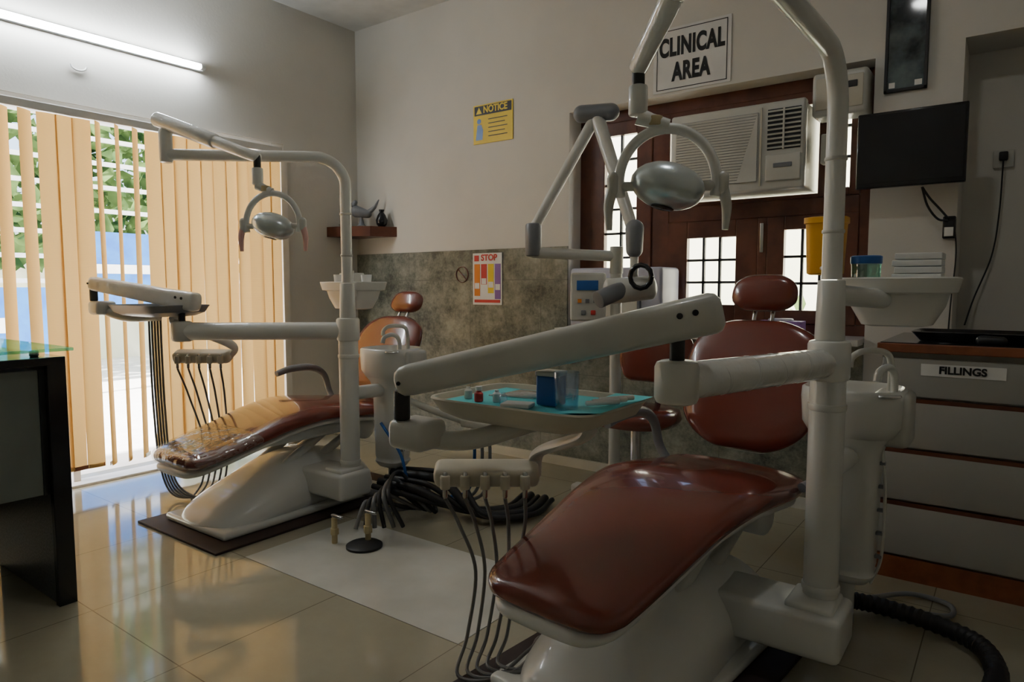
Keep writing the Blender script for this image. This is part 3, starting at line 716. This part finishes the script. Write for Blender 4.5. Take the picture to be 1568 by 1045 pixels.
# ------------------------------------------------------------------ xray unit
g=grp('dental_xray_stand',(-1.78,3.10,0))
bx,by=-1.68,3.18
box('base_foot_a',(bx,by,.05),(.5,.07,.05),'whiteold',g,.015); box('base_foot_b',(bx,by-.1,.05),(.07,.45,.05),'whiteold',g,.015)
for x,y in ((bx-.22,by),(bx+.22,by),(bx,by-.3),(bx,by+.1)): lathe('caster',(x,y,0),[(.012,0),(.022,.006),(.022,.024),(.01,.03)],'black',g,seg=16)
cyl('column',(bx,by,.07),(bx,by,1.25),.030,'whiteold',g)
cb=V((-1.80,3.10,1.10))
box('control_box',cb,(.18,.10,.25),'whiteold',g,.015,(0,0,.45))
fwd=V((.435,-.90,0)); rt=V((.90,.435,0))
box('display',cb+fwd*.052+V((0,0,.06)),(.11,.01,.05),'blue',g,.002,(0,0,.45))
for i in range(3): box('button_%d'%i,cb+fwd*.052+rt*(-.04+.04*i)+V((0,0,-.02)),(.02,.008,.02),'grey' if i else 'orange',g,.002,(0,0,.45))
for i in range(2): box('knob_%d'%i,cb+fwd*.052+rt*(-.02+.05*i)+V((0,0,-.08)),(.025,.012,.025),'red' if i else 'grey',g,.005,(0,0,.45))
j0=V((bx,by,1.31)); j1=V((-2.03,2.93,1.33))
cyl('swivel',(bx,by,1.22),(bx,by,1.36),.034,'whiteold',g)
capsule('extension_arm',j0,j1,.028,.028,'whiteold',g)
cyl('joint_low',j1-V((0,0,.02)),j1+V((0,0,.15)),.042,'grey',g,rnd=.012)
j2=V((-1.76,3.10,2.02)); j3=V((-1.49,3.0,1.40))
sweep('scissor_rear',[j1+V((0,0,.12)),j2],[.026,.030],'whiteold',g,smooth=False,seg=20)
capsule('joint_top',j2-V((.07,.03,-.01)),j2+V((.07,.02,.01)),.044,.044,'grey',g)
sweep('scissor_front',[j2,j3],[.036,.028],'whiteold',g,smooth=False,seg=20)
capsule('joint_front',j3+V((0,0,.03)),j3-V((0,0,.07)),.044,.040,'grey',g)
cyl('head_stem',j3-V((0,0,.08)),j3-V((0,0,.20)),.020,'whiteold',g)
capsule('tube_head',j3+V((-.10,-.06,-.27)),j3+V((.07,.04,-.25)),.062,.058,'whiteold',g,q=.5)
cyl('collimator',j3+V((-.04,-.05,-.26)),j3+V((-.10,-.17,-.31)),.042,'grey',g)
sweep('yoke_ring',[j3+V((.06+.055*math.cos(t*.5236),-.05,-.20+.055*math.sin(t*.5236))) for t in range(13)],.012,'blackgloss',g,smooth=False)
g=grp('autoclave',(-1.82,3.66,.9))
box('case',(-1.90,3.69,1.085),(.60,.25,.36),'lav',g,.02)
box('door',(-1.90,3.56,1.085),(.36,.012,.24),'whiteold',g,.01)
box('handle',(-1.73,3.55,1.085),(.02,.02,.12),'grey',g,.004)
g=grp('glove_box',(-.95,3.66,.9))
box('carton',(-.98,3.66,.94),(.22,.11,.075),'purple',g,.003)
box('slot_tissue',(-.98,3.66,.98),(.12,.05,.02),'lav',g,.008)

# ------------------------------------------------------------------ operator stool
sx,sy=-1.36,2.78
g=grp('operator_stool',(sx,sy,0))
for i in range(5):
    t=2*math.pi*i/5+.3
    e=V((sx+.25*math.cos(t),sy+.25*math.sin(t),.07))
    sweep('leg_%d'%i,[(sx,sy,.13),(sx+.12*math.cos(t),sy+.12*math.sin(t),.11),e],[.022,.018,.014],'grey',g)
    lathe('caster_%d'%i,(e.x,e.y,0),[(.012,0),(.025,.008),(.025,.04),(.012,.055)],'black',g,seg=16)
cyl('gas_column',(sx,sy,.12),(sx,sy,.53),.024,'steel',g)
rings('seat_cushion',[((sx,sy,.53),(1,0,0),(0,1,0),.14,.14),((sx,sy,.54),(1,0,0),(0,1,0),.18,.18),((sx,sy,.565),(1,0,0),(0,1,0),.195,.19),((sx,sy,.60),(1,0,0),(0,1,0),.185,.18),((sx,sy,.612),(1,0,0),(0,1,0),.14,.14)],'leather',g,n=2.4)
sweep('back_stem',[(sx,sy+.05,.53),(sx,sy+.20,.55),(sx-.0,sy+.235,.65),(sx,sy+.22,.80)],.014,'black',g)
cushion('back_cushion',[(sx,sy+.20,.70),(sx,sy+.205,.80),(sx,sy+.21,.94)],[.16,.19,.17],[.03,.035,.03],(1,0,0),'leather',g,rc0=.04,rc1=.05,n=3)

# ------------------------------------------------------------------ fillings cabinet
g=grp('drawer_cabinet',(.3,3.2,0))
cx0,cx1,cy0,cy1,ch=-.42,1.35,3.01,3.69,.90
boxes('carcass',[((cx0,cy0+.02,.07),(cx1,cy1,ch))],'cab',g)
boxes('kick_board',[((cx0,cy0,0),(cx1,cy0+.03,.09)),((cx0,cy0+.02,0),(cx0+.03,cy1,.09))],'woodtop',g)
boxes('worktop',[((cx0-.015,cy0-.02,ch),(cx1,cy1,ch+.035))],'woodtop',g,.004)
boxes('worktop_surface',[((cx0-.005,cy0-.008,ch+.035),(cx1,cy1,ch+.038))],'blackgloss',g)
zs=[.095,.315,.525,.725,.895]
for c_ in range(2):
    X0=cx0+.004+c_*.90; X1=min(X0+.892,cx1)
    for i in range(4): box('drawer_%d_%d'%(c_,i),((X0+X1)/2,cy0+.008,(zs[i]+zs[i+1])/2-.006),(X1-X0,.024,zs[i+1]-zs[i]-.022),'cab',g,.003)
boxes('drawer_rails',[((cx0,cy0-.004,z-.018),(cx1,cy0+.021,z-.003)) for z in zs[1:4]],'wood',g)
boxes('label_plate',[((-.285,cy0-.006,.815),(-.02,cy0-.003,.86))],'signwhite',g)
text('label_text','FILLINGS',(-.152,cy0-.008,.838),.038,'ink',g,bold=.0015)
g=grp('black_instrument_tray',(-.1,3.2,.94))
rings('tray',[((-.0,3.24,.94),(1,0,0),(0,1,0),.31,.12),((-.0,3.24,.975),(1,0,0),(0,1,0),.34,.14),((-.0,3.24,.977),(1,0,0),(0,1,0),.33,.13),((-.0,3.24,.948),(1,0,0),(0,1,0),.30,.11)],'blackgloss',g,n=8,ang=30)
g=grp('computer_mouse',(-.12,3.06,.94))
capsule('body',(-.10,3.06,.952),(-.04,3.06,.952),.02,.018,'black',g)

# ------------------------------------------------------------------ glass-top desk at left
g=grp('glass_top_desk',(-3.1,.6,0))
boxes('leg_panel',[((-3.35,.95,0),(-2.75,1.00,.87))],'speck',g)
boxes('leg_edge',[((-2.75,.94,0),(-2.72,1.00,.88))],'blackgloss',g,.003)
boxes('apron_panel',[((-3.6,.10,.41),(-2.76,.925,.86))],'deskgreen',g,.003)
boxes('apron_shadow_gap',[((-2.77,.925,.41),(-2.755,.95,.86))],'black',g)
boxes('top_slab',[((-4.15,.05,.875),(-2.72,1.00,.905))],'blackgloss',g,.003)
boxes('left_panel',[((-4.15,.10,0),(-4.11,1.0,.875))],'blackgloss',g)
boxes('near_leg',[((-3.35,.06,0),(-2.76,.10,.875))],'speck',g)
boxes('glass_top',[((-4.17,.03,.925),(-2.70,1.02,.937))],'glassgreen',g,.002)
for x,y in ((-2.80,.93),(-4.08,.93),(-2.80,.15),(-4.08,.15)): cyl('standoff',(x,y,.905),(x,y,.925),.015,'steel',g)

# ------------------------------------------------------------------ floor clutter
g=grp('floor_utility_valves',(-2.3,1.95,0))
lathe('drain_cover',(-2.28,1.98,0),[(.08,.0),(.08,.012),(.07,.018),(.001,.02)],'black',g)
for x,y,h in ((-2.42,1.93,.12),(-2.30,2.02,.14)):
    cyl('valve_body',(x,y,0),(x,y,h),.013,'tape',g); cyl('valve_nut',(x,y,h*.35),(x,y,h*.6),.020,'tape',g,seg=6)
    box('valve_lever',(x+.02,y,h+.008),(.07,.016,.012),'steel',g,.003)
for i in range(6):
    q=i*.03
    sweep('pipe_%d'%i,[(-2.36+q,2.0+q,.06),(-2.38+q,2.08,.16+q*.5),(-2.48,2.25+q,.06+q),(-2.44+q,2.45,.03),(-2.55,2.5+q,.10)],.010,'black' if i%2 else 'hose',g,seg=10)
for i in range(5):
    q=i*.045
    sweep('duct_%d'%i,[(-2.60,2.32+q,.14+q*.3),(-2.42+q,2.36+q,.12+.02*i),(-2.2+q,2.50,.06),(-2.05+q,2.70,.035),(-2.1+q,2.95,.035)],.022 if i%2 else .014,'black',g,seg=12)
sweep('blue_tube',[(-2.62,2.40,.45),(-2.50,2.42,.30),(-2.46,2.44,.15),(-2.40,2.52,.05)],.008,'blue',g,seg=10)
g=grp('corrugated_suction_hose',(-.3,2.5,0))
P_=smoothpath([(-.47,2.52,.06),(-.40,2.60,.045),(-.23,2.60,.04),(-.06,2.52,.04),(0,2.36,.04),(.0,2.15,.04),(.10,1.9,.04)],14)
sweep('hose',P_,[.031 if i%2 else .026 for i in range(len(P_))],'black',g,smooth=False,seg=16)
g=grp('foot_control_cable',(-.3,2.8,0))
sweep('cable',[(-.38,2.72,.02),(-.27,2.85,.015),(-.15,2.84,.012),(-.14,2.74,.012),(-.25,2.70,.012),(-.36,2.66,.02)],.009,'grey',g)

for i in range(3):
    x=-2.18+.05*i
    cyl('suction_tip',(x,2.62,.44),(x+.01,2.56,.56),.012,'whiteold',HB)
    sweep('suction_tube',[(x,2.62,.44),(x-.03,2.66,.25),(x-.1,2.68,.08),(x-.25,2.62,.03)],.009,'blue' if i==0 else 'grey',HB,seg=10)
box('suction_holder',(-2.13,2.60,.47),(.20,.06,.045),'whiteold',HB,.012)
sweep('suction_arm',[(-2.60,2.50,.58),(-2.4,2.55,.52),(-2.2,2.60,.47)],.018,'whiteold',HB)

# ------------------------------------------------------------------ world, sun, camera
wd=bpy.data.worlds.new('World'); SC.world=wd; wd.use_nodes=True
nt=wd.node_tree; bg=nt.nodes['Background']
sk=nt.nodes.new('ShaderNodeTexSky'); sk.sky_type='NISHITA'; sk.sun_disc=False; sk.sun_elevation=math.radians(50); sk.sun_rotation=math.radians(180); sk.dust_density=4
nt.links.new(sk.outputs[0],bg.inputs[0]); bg.inputs[1].default_value=1.1
sun=bpy.data.lights.new('sun','SUN'); sun.energy=34; sun.angle=math.radians(2); sun.color=(1,.96,.90)
so=bpy.data.objects.new('sun',sun); SC.collection.objects.link(so)
so.rotation_euler=V((-.15,.62,-1)).to_track_quat('-Z','Y').to_euler()

cam=bpy.data.cameras.new('camera'); co=bpy.data.objects.new('camera',cam); SC.collection.objects.link(co)
cam.sensor_width=36; cam.lens=24; cam.clip_start=.05
co.location=(0,0,1.15)
az=math.radians(126.5); p=math.radians(4.5)
F=V((math.cos(az)*math.cos(p),math.sin(az)*math.cos(p),-math.sin(p)))
co.rotation_euler=F.to_track_quat('-Z','Y').to_euler()
SC.camera=co
